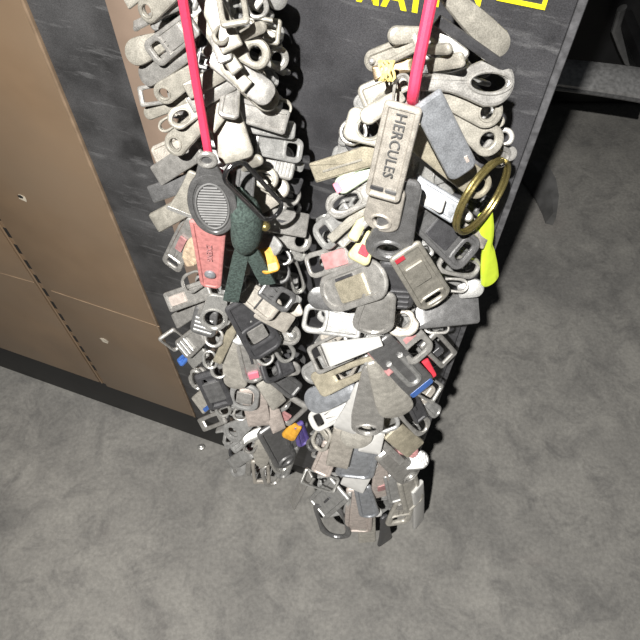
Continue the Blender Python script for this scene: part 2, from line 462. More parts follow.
P('L',290,260,301,293,14,'ring','bright','bent bright wire loop hanging at right edge of left strand',3)
P('L',206,-8,233,50,22,'square','cream','broad cream bar slanting down between pink cord and chunky frame',5,bend=0)
P('L',210,18,226,62,16,'tab','silver','silver bar lying between the long narrow bar and fat teardrop',6,bend=0)
P('L',240,62,186,92,16,'square','cream','cream bar fanning out behind the middle of left pink cord',4,bend=0)
P('L',246,74,190,106,15,'square','silver','silver bar fanning out just under the cream fanned bar',4,bend=0)
P('L',234,92,207,128,17,'square','cream','steep cream bar right of the pink cord above barrel-shaped pull',5,bend=0,ref='the steep cream bar')
P('L',232,84,228,118,20,'tab','silver','silver tab peeking out above the large barrel-shaped pull',4)
# middle
P('L',238,300,269,353,36,'slot','dark','dark square-windowed pull hanging below the green cord',12,hole=('r',.78,.27,.3),inlay=('silver',.60,0,.24,.24),ref='the dark square-windowed pull')
P('L',242,288,277,314,25,'tab','warm','angular grey plate just right of green cord tail',6,groove=('dark',.5,.05,.03,.42))
P('L',262,286,292,305,22,'slot','steel','dark framed pull with square eye right of green cord tail',8)
P('L',254,306,291,326,20,'block','warm','square-cut stubby cream pull right of dark windowed one',8,h=.25)
P('L',262,333,301,336,20,'round','silver','silver pull with domed rivet near its tip, right of windowed pull',7,rivet=(.76,.2),ref='the riveted silver pull')
P('L',284,314,302,308,13,'tab','warm','short grey stub above the riveted silver pull',4)
P('L',276,340,291,360,19,'ring','bright','bright ring below the riveted silver pull',5)
P('L',256,346,271,364,18,'ring','bright','bright ring peeking out under the dark windowed pull',6)
P('L',204,276,182,287,20,'ring','silver','thin silver loop left of pink rubber tab tip',4,hole=('o',None,.1,0))
P('L',210,288,167,303,20,'panel','silver','stamped plate with brownish sunken panel at left edge',7,inlay=('peach',.72,0,.5,.24),ref='the stamped plate on the left edge')
P('L',208,300,174,322,15,'block','silver','square bar lying under the stamped plate at left edge',5,h=.3)
P('L',218,294,212,329,27,'oval','bright','bright pull with big round hole below the pink rubber tab',12,hole=('o',.52,.33,.32),ref='the bright big-holed pull')
P('L',207,308,202,335,25,'ribs','steel','dark ribbed pull end left of bright big-holed pull',7,ribs=4,rspan=(.3,.9),rib_tone='grey')
P('L',182,346,166,334,19,'frame','silver','open rectangular frame jutting out over brown door edge',3,hole=('r',None,.13,0),ref='the open frame by the brown door')
P('L',202,333,180,352,22,'tab','silver','ridged stubby silver pull left of centre, over brown door edge',7,ribs=3,rspan=(.5,.95))
P('L',219,328,209,346,20,'ring','silver','curved silver ring under the bright big-holed pull',8)
P('L',236,322,217,362,9,'square','gold','narrow champagne bar slanting down left of dark windowed pull',8,bend=0,ref='the narrow champagne bar')
P('L',191,352,180,363,9,'tab','blue','blue plastic nub at left edge beside brown door',4,ref='the blue plastic nub')
P('L',205,350,191,362,14,'block','bright','bright small block right of the blue plastic nub',6,h=.4)
P('L',208,350,212,369,15,'ring','bright','bright little ring above the dark mesh-faced block',9)
P('L',231,334,236,389,24,'leaf','pale','smooth cream leaf-shaped pull in the lower middle of left strand',8,ref='the smooth cream leaf-shaped pull',dome=.04)
P('L',243,340,256,383,21,'round','silver','silver pull with pink square near its rounded tip',8,inlay=('hot',.80,0,.2,.24),groove=('dark',.35,.1,.5,.05),ref='the pink-squared silver pull')
P('L',206,372,222,405,25,'panel','dark','dark mesh-faced block with silver sides at lower left',12,th=.008,inlay=('steel',.5,0,.5,.33),ref='the dark mesh-faced block')
P('L',216,358,221,378,17,'ring','bright','bright wire loop standing over the dark mesh-faced block',9)
P('L',204,370,192,384,15,'ring','silver','tangled silver ring at left edge under the blue nub',5)
P('L',196,370,198,390,13,'ring','bright','small bright ring left of the dark mesh-faced block',12)
P('L',216,390,196,407,20,'block','pale','cream block with blue lower edge at left edge',5,h=.2,ref='the blue-edged cream block',inlay=('blue',.62,.38,.5,.10))
P('L',224,416,200,426,14,'frame','silver','slotted silver pull low on left edge above the brown door corner',6,hole=('o',None,.26,0))
P('L',246,384,243,409,28,'frame','grey','hexagonal grey buckle frame under the pink-squared pull',10,r0=.35,r1=.35,hole=('o',None,.17,0),inlay=('silver',.5,0,.24,.26),ref='the hexagonal grey buckle')
P('L',219,400,226,417,16,'ring','bright','bright silver loop under the dark mesh-faced block',8)
P('L',241,406,240,421,16,'ring','silver','silver ring just beneath the hexagonal grey buckle',7)
P('L',253,420,225,437,22,'donut','grey','grey eyelet pull with round hole at lower left',8,ref='the grey eyelet at the lower left')
P('L',252,388,260,429,23,'square','peach','peach-coloured flat plate low on the left strand',11,ref='the peach-coloured plate')
P('L',263,380,280,406,17,'block','pale','thick cream block slanting right of the peach plate',12,h=.3,ref='the thick cream block')
P('L',270,372,297,392,20,'tab','steel','dark grey tab crossing behind the thick cream block',7)
P('L',292,362,261,374,23,'slot','dark','dark plate with slanted slot right of the pink-squared pull',8)
P('L',280,374,298,366,17,'donut','silver','silver eyelet end between the strands beside dark slotted plate',5)
P('L',280,420,299,403,22,'frame','silver','silver buckle with rose inlay near the lower right edge',8,inlay=('rose',.3,0,.25,.22),ref='the rose-inlaid buckle')
P('L',297,424,287,439,14,'tab','orange','small orange pull at lower right of left strand',10,ref='the small orange pull')
P('L',298,424,303,443,14,'round','purple','small purple pull beside the small orange one',10)
P('L',270,404,279,430,14,'square','peach','slim peach plate between the peach plate and orange pull',9)
P('L',268,426,287,463,25,'round','steel','dark tapering pull with notched ring tip near strand bottom',10,hole=('o',.3,.17,.18),wr=1.0,ref='the dark notched pull')
P('L',263,431,241,440,11,'block','bright','short bright bar lying under the peach plate',8,h=.4)
P('L',261,438,262,467,16,'eye','pale','cream oval pull near the bottom of left strand',9,ref='the cream oval near the bottom')
P('L',256,438,246,453,13,'ring','silver','silver ring left of the cream oval near strand bottom',7)
P('L',250,452,229,466,13,'square','grey','grey slab sticking out low left above the floor',5)
P('L',247,438,233,449,11,'tab','grey','small grey stub beneath the grey eyelet at lower left',5)
P('L',260,460,262,482,17,'frame','warm','small brownish frame at the very bottom of left strand',7)
P('L',267,464,275,485,19,'ring','silver','silver ring, lowest of the left strand',7)
P('L',274,452,285,471,19,'ring','bright','bright ring at the tip of the dark notched pull',8)
P('L',250,455,247,477,6,'round','silver','thin upright silver pin at the bottom of left strand',5)
P('L',302,424,292,455,14,'tab','steel','dull grey tab at lower right edge between the strands',5)
P('L',294,446,281,476,14,'round','grey','grey pull leaning at the bottom right of left strand',4)
# ---------------------------------------------------------------- right strand, pull by pull
P('R',440,-12,503,50,27,'leaf','cream','long cream pull slanting down at top right of right strand',6,dome=.1,ref='the long cream pull at the top right')
P('R',437,20,513,73,10,'square','dark','thin dark pull seen edge-on above the big spoon-shaped pull',13,roll=12,bend=0,f1=.8)
P('R',414,82,513,83,43,'oval','silver','big spoon-shaped pull with long oval hole right of pink cord',14,shape=lambda t:.38+.62*max(0,min(1,(t-.3)/.4))**1.3,wr=1,hole=('o',.58,.40,.19),th=.0042,ref='the big spoon-shaped pull')
P('R',428,28,466,60,16,'tab','silver','silver pull wedged under the thin dark edge-on one',4)
P('R',426,50,452,48,11,'round','cream','short cream stub just right of the upper pink cord',6)
P('R',428,66,462,60,14,'tab','cream','cream pull lying along the top of the spoon-shaped pull',7)
P('R',420,40,364,65,21,'round','cream','cream round-ended pull with dimple at upper left of right strand',7,rivet=(.84,.15),rivet_tone='silver',ref='the dimpled cream pull at the upper left')
P('R',422,34,388,36,17,'round','cream','cream rounded pull, topmost on the left of right strand',3)
P('R',414,64,373,74,13,'square','brown','dark bronze pull tied with yellow thread',5,ref='the yellow-threaded bronze pull')
P('R',408,78,361,100,25,'tab','cream','cream faceted pull under the yellow-threaded bronze one',6,dome=.08)
P('R',403,94,361,120,17,'round','cream','cream finger-shaped pull pointing lower left toward the tilted arch',10,h=.35)
P('R',404,138,346,122,31,'oval','cream','cream arch-shaped pull with brown corner and wide hole',7,hole=('o',.72,.3,.26),wr=.9,r1=.25,ref='the brown-cornered arch pull')
P('R',368,130,339,134,25,'ring','silver','silver ring behind the brown-cornered arch pull',2)
P('R',404,104,382,198,36,'panel','warm','large rectangular pull embossed HERCULES in the upper middle',20,rim=.05,th=.0034,bend=0,roll=4,f0=1,f1=1,r0=.12,r1=.16,letters=('HERCULES',.40,0,.40,1.0,'steel'),groove=('dark',.885,-.2,.055,.18),inlay=('steel',.885,.2,.055,.16),ref='the HERCULES pull')
P('R',403,76,400,110,17,'ring','silver','wire ring wrapped round the root of HERCULES pull',16,hole=('o',None,.1,0))
P('R',426,98,464,173,31,'block','blue_grey','polished bluish bar with slanted sides and painted copper glint',17,h=.22,bev=.0026,r1=.3,bend=0,f0=.95,f1=1,inlay=('peach',.84,.25,.14,.06),ref='the polished bluish bar')  # peach inlay is a painted copper reflection
P('R',411,132,487,192,28,'ring','gold','long champagne pull whose loop end hangs inside brass ring',10,hole=('o',.42,.2,.25),r0=.2,bend=0,ref='the long champagne pull')
P('R',440,92,500,117,31,'hole','cream','cream pull with small hole beneath the spoon-shaped pull',9,ref='the cream holed pull below the spoon')
P('R',450,114,499,148,31,'donut','cream','cream pull with crescent-shaped hole right of bluish bar',10,ref='the crescent-holed cream pull')
P('R',488,126,504,119,12,'round','cream','small cream stub on right edge below spoon-shaped pull',4)
P('R',494,142,514,133,18,'donut','silver','small silver eyelet on the right edge nearest black panel corner',3)
P('R',500,148,516,157,14,'round','silver','small silver tip at far right edge above brass ring',2)
P('R',484,146,509,162,21,'round','silver','silver rounded pull just above the brass ring',5)
P('R',382,152,313,173,20,'square','gold','champagne bar with speckled script sticking out left',8,bend=0,f1=.9,inlay=('cream',.55,.05,1.1,.06),ref='the speckled champagne bar')
P('R',376,166,335,189,17,'round','pale_green','pale green pull with pink tip at the left edge',5,inlay=('hot',.94,0,.17,.3),ref='the pale green pull')
P('R',380,186,327,211,25,'slot','silver','silver pull with long dark slot left of centre',10,hole=('o',.85,.55,.25),r1=.5,ref='the long-slotted silver pull')
P('R',390,184,378,233,36,'hole','warm','warm round-tipped pull with hole hanging under the HERCULES one',14,f0=1,f1=1,wr=.9,ref='the warm round-tipped pull')
P('R',410,180,384,263,50,'oval','steel','large dark hook-shaped pull behind the warm round-tipped one',13,f0=.95,hole=('o',.44,.2,.22),ref='the large dark hook-shaped pull',shape=lambda t:.7+.3*t,th=.004)
P('R',352,212,316,242,29,'slot','grey','speckled grey frame at left edge of right strand',6,r1=.4,ref='the speckled grey frame')
P('R',374,200,330,240,9,'square','cream','thin cream bar over the speckled grey frame',12,bend=0)
P('R',384,206,340,246,8,'square','silver','thin silver bar alongside the thin cream one',13,bend=0)
P('R',358,252,308,267,25,'slot','silver','silver framed pull with brown textured panel at left edge',11,hole=('r',.46,.3,.3),r1=.35,inlay=('rose',.44,0,.52,.3),ref='the brown-panelled framed pull')
P('R',372,232,357,262,25,'tab','yellowish','yellowed triangular pull with red spot',14,inlay=('red',.62,.05,.2,.2),shape=lambda t:.4+.6*t,wr=1,ref='the red-spotted yellowed pull')
P('R',368,210,352,240,11,'tab','yellowish','narrow yellowed strip above the red-spotted pull',11)
P('R',410,184,458,213,23,'square','blue_grey','bluish grey bar with bright edges running behind brass ring',9,bend=0,rim=.07)
P('R',412,196,443,206,15,'bell','white','white wedge between dark hook and bluish grey bar',8)
P('R',421,212,470,258,38,'slot','steel','dark buckle with pale frame end and rectangular eye',13,hole=('r',.36,.15,.26),inlay=('dark',.42,0,.42,.3),ref='the dark pale-ended buckle')
P('R',458,220,487,240,20,'square','warm','brownish square-cut pull touching the yellow tag',8)
P('R',438,262,480,270,22,'ring','silver','thick silver loop beneath the dark buckle',8,th=.004,ref='the thick silver loop')
P('R',458,204,471,220,9,'round','silver','thin silver tip inside the brass ring',4)
P('R',404,250,440,308,37,'slot','cream','large cream pull with raised panel, oval eye and red root',18,roll=0,hole=('r',.5,.2,.24),r1=.5,f0=.95,f1=1,inlay=('cream',.36,0,.48,.24),groove=('red',.05,-.2,.09,.12),ref='the large cream pull with the oval eye')
P('R',400,262,393,308,38,'ribs','dark','dark block with worn ridges left of the large cream pull',8,roll=0,ribs=4,rspan=(.5,.98),f0=.95,th=.005,ref='the dark ridged block')
P('R',414,314,480,307,31,'block','steel','big rough dark grey slab sticking out to the right',8,h=.28,ref='the big rough grey slab')
P('R',458,292,484,286,18,'round','grey','rounded grey tip on right edge under the yellow tag',5)
P('R',440,284,468,286,15,'ring','silver','silver ring edge right of the large cream pull',7)
P('R',386,274,322,297,40,'round','silver','ornate oval pull with golden hammered centre',13,wr=1,r0=.5,r1=.5,rim=.10,f0=1,f1=1,inlay=('gold',.5,.05,.48,.27),groove=('dark',.55,-.26,.3,.035),ref='the ornate golden-centred oval')
P('R',352,306,308,294,23,'leaf','steel','dark leaf-shaped pull behind the ornate oval',7)
P('R',362,327,303,316,29,'slot','grey','grey lettered pull with dark square hole at left edge',11,hole=('r',.42,.26,.28),r1=.28,letters=('IISI',.42,180,.36,.8,'silver'),ref='the grey square-holed pull')
P('R',380,292,371,332,40,'round','silver','broad smooth round-ended pull in the middle of right strand',16,r0=.3,f0=1,f1=1,ref='the broad smooth round-ended pull')
P('R',381,341,326,355,25,'square','white','white flat card-like tab in the middle of right strand',19,bend=0,f0=1,f1=1,wr=.4,roll=0,ref='the white card-like tab')
P('R',350,344,311,362,29,'frame','silver','silver ladder frame with rungs left of the white tab',13,bars=3,hole=('r',None,.11,0),ref='the silver ladder frame')
P('R',386,358,316,386,27,'frame','gold','champagne frame with long slit below the white tab',13,hole=('o',None,.30,0),wr=.5,r1=.2,bend=0,ref='the long-slit champagne frame')
P('R',326,362,306,378,21,'round','grey','grey disc-shaped pull at left edge below the ladder frame',7)
P('R',356,388,306,403,27,'leaf','blue_grey','shiny grey barrel-like pull pointing left',10,th=.007,dome=.15,ref='the shiny grey barrel-like pull')
P('R',348,406,312,423,21,'slot','white','white pull with dark square eye at lower left',12,r1=.4,ref='the white square-eyed pull')
P('R',362,384,344,432,26,'bell','white','white folded tab in the lower middle of right strand',14,ref='the white folded tab',h=.15)
P('R',370,366,367,431,32,'oval','silver','silver spatula-shaped pull with bitten round hole',14,hole=('o',.42,.28,.3),ref='the spatula pull',f0=.95,f1=1,wr=1,shape=lambda t:.38+.62*min(1,t/.7))
P('R',371,362,399,412,35,'leaf','pale','large smooth cream leaf pull right of the spatula-shaped one',20,f0=1,f1=1,dome=.09,wr=1,shape=lambda t:.30+.70*min(1,t/.72)**1.1,ref='the large smooth cream leaf')
P('R',378,342,423,389,32,'round','steel','dark pull with U-shaped ridge and blue rim at its tip',16,f0=.95,rim=0,inlay=('blue',.92,0,.16,.42),uridge=('grey',.3,.72,.2,.09),roll=0,ref='the blue-rimmed dark pull')
P('R',364,344,391,374,7,'square','rose','thin rose-edged bar beside the blue-rimmed dark pull',25,bend=0)
P('R',402,310,403,337,31,'hole','warm','warm grey pull with crescent hole below dark ridged block',13,ref='the crescent-holed warm pull')
P('R',402,328,423,357,31,'slot','silver','silver pull with rectangular eye under the crescent-holed one',12,hole=('r',.42,.2,.3),groove=('rose',.3,0,.1,.2),ref='the rectangular-eyed silver pull')
P('R',428,338,451,362,23,'frame','silver','silver framed pull on right edge below the rough grey slab',8,ref='the framed pull on the right edge')
P('R',424,328,450,327,13,'ring','silver','narrow silver ring under the rough grey slab',6)
P('R',424,360,432,377,10,'tab','red','small red pull on right edge beside the blue-rimmed one',9)
P('R',414,380,437,394,22,'frame','bright','bright rectangular wire loop at right edge below red pull',11,hole=('r',None,.12,0),ref='the bright wire loop on the right')
P('R',408,392,421,419,15,'square','dark','narrow dark tab with bright edge under bright wire loop',13,rim=.1)
P('R',402,406,425,430,21,'ring','silver','silver loop below the narrow dark tab at lower right',10,ref='the silver loop at the lower right')
P('R',424,402,439,414,14,'round','grey','grey lump at right edge below the bright wire loop',5)
P('R',384,414,391,432,23,'frame','grey','grey hexagonal ring between spatula and leaf pull tips',14,r0=.35,r1=.35)
P('R',392,430,416,450,23,'block','gold','champagne block slanting at lower right of right strand',10,h=.25,ref='the slanting champagne block')
P('R',398,448,418,453,12,'round','rose','rose-tinted pull end under the slanting champagne block',8)
P('R',404,462,429,458,18,'ribs','grey','ridged grey round tip poking out at lower right edge',5,rib_tone='steel',r1=.5)
P('R',382,450,414,480,27,'hole','silver','silver tube-like pull with dark bore at lower right',13,h=.4,ref='the silver tube-like pull')
P('R',378,440,402,462,8,'square','silver','thin silver blade above the tube-like pull',11,bend=0)
P('R',357,420,356,447,31,'round','pale','cream round disc pull under the white folded tab',12,ref='the cream round disc')
P('R',374,428,369,453,22,'square','white','small white square pull right of the cream disc',11)
P('R',346,428,337,465,22,'square','warm','speckled warm square-ended pull low on right strand',14,ref='the speckled square-ended pull')
P('R',364,444,353,481,38,'tab','blue_grey','broad bluish grey pull near the bottom of right strand',12,ref='the broad bluish grey pull',wr=.8)
P('R',366,460,352,487,24,'square','white','white lip showing beneath the broad bluish grey pull',8)
P('R',332,444,320,474,20,'tab','peach','peach-grey tab at lower left of right strand',11)
P('R',327,428,317,448,19,'ring','pale','cream wire ring at lower left under the white square-eyed pull',9,hole=('o',None,.12,0))
P('R',320,436,308,449,13,'ring','steel','small dark ring at lower left edge of right strand',6)
P('R',337,486,303,476,16,'frame','bright','bright bent wire hook sticking out at lower left',12,hole=('r',None,.12,0),ref='the bright wire hook at the lower left')
P('R',340,488,316,510,27,'square','grey','grey rimmed plate with slit near the bottom',10,rim=.08,groove=('dark',.5,0,.3,.04),ref='the grey slit plate near the bottom')
P('R',360,488,358,534,28,'tab','peach','beige wavy-edged plate at the bottom of right strand',11,ref='the beige plate at the bottom')
P('R',350,490,345,530,8,'leaf','white','slim white wavy pull along the beige plate',13,bend=.15)
P('R',362,486,370,516,20,'round','blue_grey','bluish round-tipped pull over the beige plate',15,ref='the bluish round-tipped pull')
P('R',379,452,383,503,26,'bell','peach','rose-grey flared pull left of the tube-like one',9,ref='the rose-grey flared pull',inlay=('rose',.72,.05,.3,.2))
P('R',390,474,396,500,16,'tab','grey','grey tab beside the rose-grey flared pull',9)
P('R',408,496,396,521,25,'slot','pale','ornate cream nut-like frame at lower right',13,inlay=('silver',.3,0,.25,.3),ref='the ornate cream frame')
P('R',406,476,412,503,25,'tab','pale','cream tab between tube-like pull and ornate frame',8)
P('R',417,486,421,526,15,'square','white','white upright pull at bottom right edge',6)
P('R',384,516,386,543,18,'bell','dark','dark triangular pull at the very bottom of right strand',7)
P('R',366,512,367,539,17,'square','pale','small beige block, lowest in the middle of right strand',6)
P('R',326,504,338,534,31,'ring','steel','large dark wire ring at bottom left of right strand',6,hole=('o',None,.09,0))
P('R',310,472,290,506,11,'block','silver','slim silver slab pointing down into the gap at lower left',5,h=.25)
P('R',372,506,380,515,9,'round','white','tiny white bead-like tip between plate and dark triangle',13)
# ---------------------------------------------------------------- pulls deeper in the strands
FT = [('cream', 'cream'), ('silver', 'silver'), ('grey', 'grey'), ('steel', 'dark grey'), ('silver', 'silver'), ('warm', 'brownish grey'), ('bright', 'bright'), ('dark', 'black')]
FK = [('round', 'round-ended pull'), ('tab', 'flat tab pull'), ('slot', 'slotted pull'), ('ring', 'ring-ended pull'), ('hole', 'pull with round hole'),
      ('square', 'square-ended pull'), ('donut', 'eyelet pull'), ('ribs', 'ridged pull'), ('frame', 'framed pull'), ('panel', 'sunken-faced pull')]
used = set()
def filler(st, y, a, rr, r):
    """a: -1..1 across the strand, rr: how far out the tip reaches"""
    ax, R, d = axis(st, y)
    tx = ax + R * a * rr; ty = y + R * (.18 + .25 * (1 - abs(a)))
    rx = ax + R * a * rr * .35; ry = y - R * .12 - R * .35 * (1 - abs(a))
    tx += r.uniform(-3, 3); ty += r.uniform(-4, 4)
    w = r.uniform(15, 22)
    return rx, ry, tx, ty, w
def phrase(st, mx, my, tone, kind):
    c = sorted((abs(mx - x) + abs(my - y), ref, x, y) for s, x, y, ref in REFS if s == st)
    for dist, ref, x, y in c[:14]:
        dx, dy = mx - x, my - y
        pos = ('left of' if dx < 0 else 'right of') if abs(dx) > abs(dy) else ('above' if dy < 0 else 'below')
        for extra in ('half hidden', 'tucked in'):
            l = '%s %s %s %s %s' % (tone, kind, extra, pos, ref)
            if l not in used and len(l.split()) < 17:
                used.add(l); return l
    return None
r = random.Random(5)
FILL = []
SKIP = {'L': {27,30,7,31,39,35,0,8,10,24,32,34,38,40,42,43,45,19,23,46,17,22,11,13,33,15,44,12}, 'R': {22,19,38,0,11,14,18,23,28,30,34,36,37,6,31,8,35,26,15,4,20,39}}
NF = {'L': 48, 'R': 40}
for st, (ya, yb) in (('L', (-24, 462)), ('R', (40, 505))):
    n = NF[st]
    for i in range(n):
        y = ya + (yb - ya) * (i + r.random() * .8) / n
        if st == 'R' and y < 60: rr = .5
        else: rr = r.choice((.8, .86, .92, .97, .74))
        a = (-1, .9, .15, -.55, .6, 1, -.2, -.9)[i % 8] * r.uniform(.85, 1)
        rx, ry, tx, ty, w = filler(st, y, a, rr, r)
        t, tn = r.choice(FT); k, kn = r.choice(FK)
        seed = r.random()
        if i in SKIP[st]: continue
        lab = phrase(st, (rx + tx) / 2, (ry + ty) / 2, tn, kn)
        if lab is None: continue
        opts = {}
        if k == 'ring': opts['hole'] = ('o', None, .13, 0)
        ob = P(st, rx, ry, tx, ty, w, k, t, lab, z=-4, f0=.25, f1=.72, link=False, **opts)[0]
        FILL.append(ob); ob['filler'] = '%s%d' % (st, i)
# the packed heart of each strand: too many and too hidden to count
for st, (ya, yb) in (('L', (-60, 475)), ('R', (30, 515))):
    bm = bmesh.new(); r2 = random.Random(23)
    n = 430
    for i in range(n):
        y = ya + (yb - ya) * i / n
        ax, R, d = axis(st, y)
        ang = i * 2.399 + r2.uniform(-.3, .3)
        Rm = R * d / F
        if y < 70 and st == 'R': Rm *= .6
        A = at(ax, y, d)
        back = math.sin(ang) > 0                            # +Y is away from the camera
        reach = Rm * (r2.uniform(.8, .98) if back else r2.uniform(.36, .54) * (1 if y < 330 else .62))
        dr = Vector((math.cos(ang), math.sin(ang), 0))
        B = A + dr * reach + Vector((0, 0, -Rm * r2.uniform(.15, .5)))
        # stay in front of the cabinet
        gap = (B.y - (0.345 - SL * B.x))
        if gap > -.016: B.y -= gap + .016
        if not back and y > 370: B = A + dr * reach * .5 + Vector((0, .35 * Rm, -Rm * .2))
        A2 = A + dr * Rm * .12
        U = (B - A2); L = U.length; U.normalize()
        n0 = Vector((r2.uniform(-.5, .5), r2.uniform(-.5, .5), 1)).normalized()
        n0 = (n0 - U * n0.dot(U)).normalized(); V = n0.cross(U)
        mw = Matrix(((U.x, V.x, n0.x, A2.x), (U.y, V.y, n0.y, A2.y), (U.z, V.z, n0.z, A2.z), (0, 0, 0, 1)))
        build_pull(r2.choice(('round', 'tab', 'slot', 'hole', 'square')), L, r2.uniform(16, 22) * (1 if y < 330 else .75) * d / F, 'grey', {}, r2, mw=mw, into=bm)
    o = finish(bm, 'packed_zipper_pulls', M['grey'])
    tag(o, 'grey zipper pulls packed out of sight in the heart of the %s strand' % SIDE[st], 'zipper pull', None, 'stuff')
# ---------------------------------------------------------------- special things on the strands
def surf(st, x, y, lift):
    return at(x, y, depth(st, x, y, 1)[0] - lift)

# big ribbed oval pull
def ribbed_oval():
    mw, L, W, sc = frame('L', 207, 157, 216, 233, 50, 22, 1, 1, 0)
    root = link(bpy.data.objects.new('zipper_pull', None)); root.matrix_world = mw; root.empty_display_size = .01
    h = .0036
    sh = lambda t: (.52 if t < .12 else .52 + .48 * min(1, (t - .12) / .3) ** .7) if t < .5 else 1
    bm = bmesh.new()
    oo = []
    for i in range(44):
        a = math.pi - 2 * math.pi * i / 44
        c, s = math.cos(a), math.sin(a)
        oo.append((L * .59 + L * .42 * c, W * .5 * s))
    plate(bm, oo, h, None, rim=W * .07, rimd=.0007, bev=.0012)
    finish(bm, 'tab', M['steel'], root)
    bm = bmesh.new()
    nk = [(u - L * .02, v) for u, v in outline(L * .34, W * .3, W * .62, W * .12, W * .05)]
    plate(bm, nk, h * .9, None, bev=.001); finish(bm, 'neck', M['steel'], root)
    bm = bmesh.new()
    pts = [(L * .01 + W * .15 * math.cos(a), W * .15 * math.sin(a), h * .42) for a in [2 * math.pi * i / 24 for i in range(24)]]
    tube(bm, pts, W * .055, 8, True); finish(bm, 'eyelet', M['silver'], root)
    bm = bmesh.new()
    cu, ru, rv = L * .60, L * .28, W * .30
    pts = [(cu + ru * 1.08 * math.cos(a), rv * 1.1 * math.sin(a), h * .42) for a in [2 * math.pi * i / 40 for i in range(40)]]
    tube(bm, pts, W * .022, 6, True)
    for i in range(15):
        u = cu - ru * .95 + ru * 1.9 * (i + .5) / 15
        v = rv * math.sqrt(max(.02, 1 - ((u - cu) / ru) ** 2))
        tube(bm, [(u, -v, h * .36), (u, v, h * .36)], L * .011, 6)
    finish(bm, 'grip', M['ribbed'], root, 40)
    tag(root, 'big dark oval pull with fine ribbed grip where left pink cord ends', 'zipper pull', 'zipper pulls on the left strand')
ribbed_oval()

# pink rubber tab with rivet
P('L', 208, 222, 211, 287, 28, 'tab', 'pink', 'faded pink rubber tab with steel rivet under the ribbed oval', 15, f0=1, f1=1, wr=1.12, r1=.3, r0=.1, th=.003, bend=0, roll=0,
  cat='zipper pull', rivet=(.76, .2), rivet_tone='blue_grey', shape=lambda t: 1.05 - .3 * t, letters=('ZXENG', .26, 0, .42, 1, 'rose'))

# black wire loop (snap-hook shaped) with its plate
def wire_loop():
    mw, L, W, sc = frame('L', 229, 166, 277, 216, 29, 27, 1, 1, 0)
    bm = bmesh.new()
    pts = []
    n = 40
    for i in range(n):
        a = 2 * math.pi * i / n; c, s = math.cos(a), math.sin(a)
        rr = (abs(c) ** 6 + abs(s) ** 6) ** (-1 / 6) if False else 1
        hl = L / 2 - W / 2
        pts.append((L / 2 + (hl if c > 0 else -hl) + W * .44 * c, W * .44 * s, 0))
    tube(bm, pts, W * .085, 12, True)
    o = finish(bm, 'wire_loop_pull', M['black_wire'], matrix=mw)
    tag(o, 'shiny black elongated wire loop hanging right of the ribbed oval', 'zipper pull', 'zipper pulls on the left strand')
wire_loop()

# green knotted cord pull
def green_cord():
    base = surf('L', 243, 200, .012)
    root = link(bpy.data.objects.new('cord_pull', None)); root.location = base; root.empty_display_size = .01
    Q = lambda x, y, l: surf('L', x, y, l) - base
    bm = bmesh.new()
    prof = [(238, 190, 4), (240, 200, 9), (243, 207, 13.5), (245.5, 215, 15.5), (247, 224, 16), (247, 233, 16), (247, 240, 15), (247, 245, 12), (247, 249, 9), (247, 252, 4)]
    s = .5 / F
    tube(bm, [Q(x, y, .016) for x, y, _ in prof], [w * s * .98 for _, _, w in prof], 18, flat=.8)
    for v in bm.verts:
        v.co += Vector((0, 0, 1)) * .0008 * noise.noise(v.co * 300)
    finish(bm, 'knot', M['green'], root)
    for pts in ([(243, 246), (240, 258), (237, 272), (234, 286), (231, 300)], [(249, 246), (255, 258), (261, 270), (268, 283)]):
        bm = bmesh.new()
        P3 = [Q(x, y, .017) for x, y in pts]
        side = (RT * 1.0).normalized()
        wid = [.0050, .0056, .0058, .0060, .0062][:len(pts)]
        rings = []
        for i, p in enumerate(P3):
            t = (P3[min(i + 1, len(P3) - 1)] - P3[max(i - 1, 0)]).normalized()
            x = (side - t * side.dot(t)).normalized(); n = t.cross(x)
            w = wid[i]
            sec = [(-1, -.25), (-1, .25), (-.5, .42), (-.08, .36), (0, .22), (.08, .36), (.5, .42), (1, .25), (1, -.25), (0, -.35)]
            rings.append([p + x * (a * w) + n * (-b * w * .9) for a, b in sec])
        loft(bm, rings, False)
        finish(bm, 'tail', M['green'], root)
    tag(root, 'dark green braided cord knotted with two cut tails', 'cord pull', 'zipper pulls on the left strand')
green_cord()
def bead():
    bm = bmesh.new(); bmesh.ops.create_uvsphere(bm, u_segments=20, v_segments=12, radius=.0038)
    bmesh.ops.scale(bm, vec=(1, 1, .85), verts=bm.verts)
    o = finish(bm, 'bead', M['brass'], matrix=Matrix.Translation(surf('L', 265, 226, .018)))
    tag(o, 'little brass bead beside the green cord knot', 'bead')
bead()

# pink cords
def cord(st, pts, wpx, label):
    P3 = []
    for x, y, l in pts: P3.append(surf(st, x, y, l))
    # then down the heart of the strand
    yend = 470 if st == 'L' else 515
    y = pts[-1][1] + 14
    while y < yend:
        ax, R, d = axis(st, y); P3.append(at(ax, y, d)); y += 12
    # smooth
    P2 = []
    for i in range(len(P3) - 1):
        for f in (0, .25, .5, .75): P2.append(P3[i].lerp(P3[i + 1], f))
    P2.append(P3[-1])
    for _ in range(2):
        P2 = [P2[0]] + [(P2[i - 1] + P2[i] * 2 + P2[i + 1]) / 4 for i in range(1, len(P2) - 1)] + [P2[-1]]
    bm = bmesh.new(); tube(bm, [p - P2[0] for p in P2], .0026, 10)
    o = finish(bm, 'pull_cord', M['cord'], matrix=Matrix.Translation(P2[0]))
    tag(o, label, 'cord', 'pink cords holding the strands')
cord('L', [(172, -70, .013), (178, -35, .013), (183, 0, .013), (189, 35, .013), (195, 75, .013), (202, 115, .014), (207, 145, .018), (209, 157, .018), (211, 166, .008)], 9, 'bright pink cord carrying the left strand of zipper pulls')
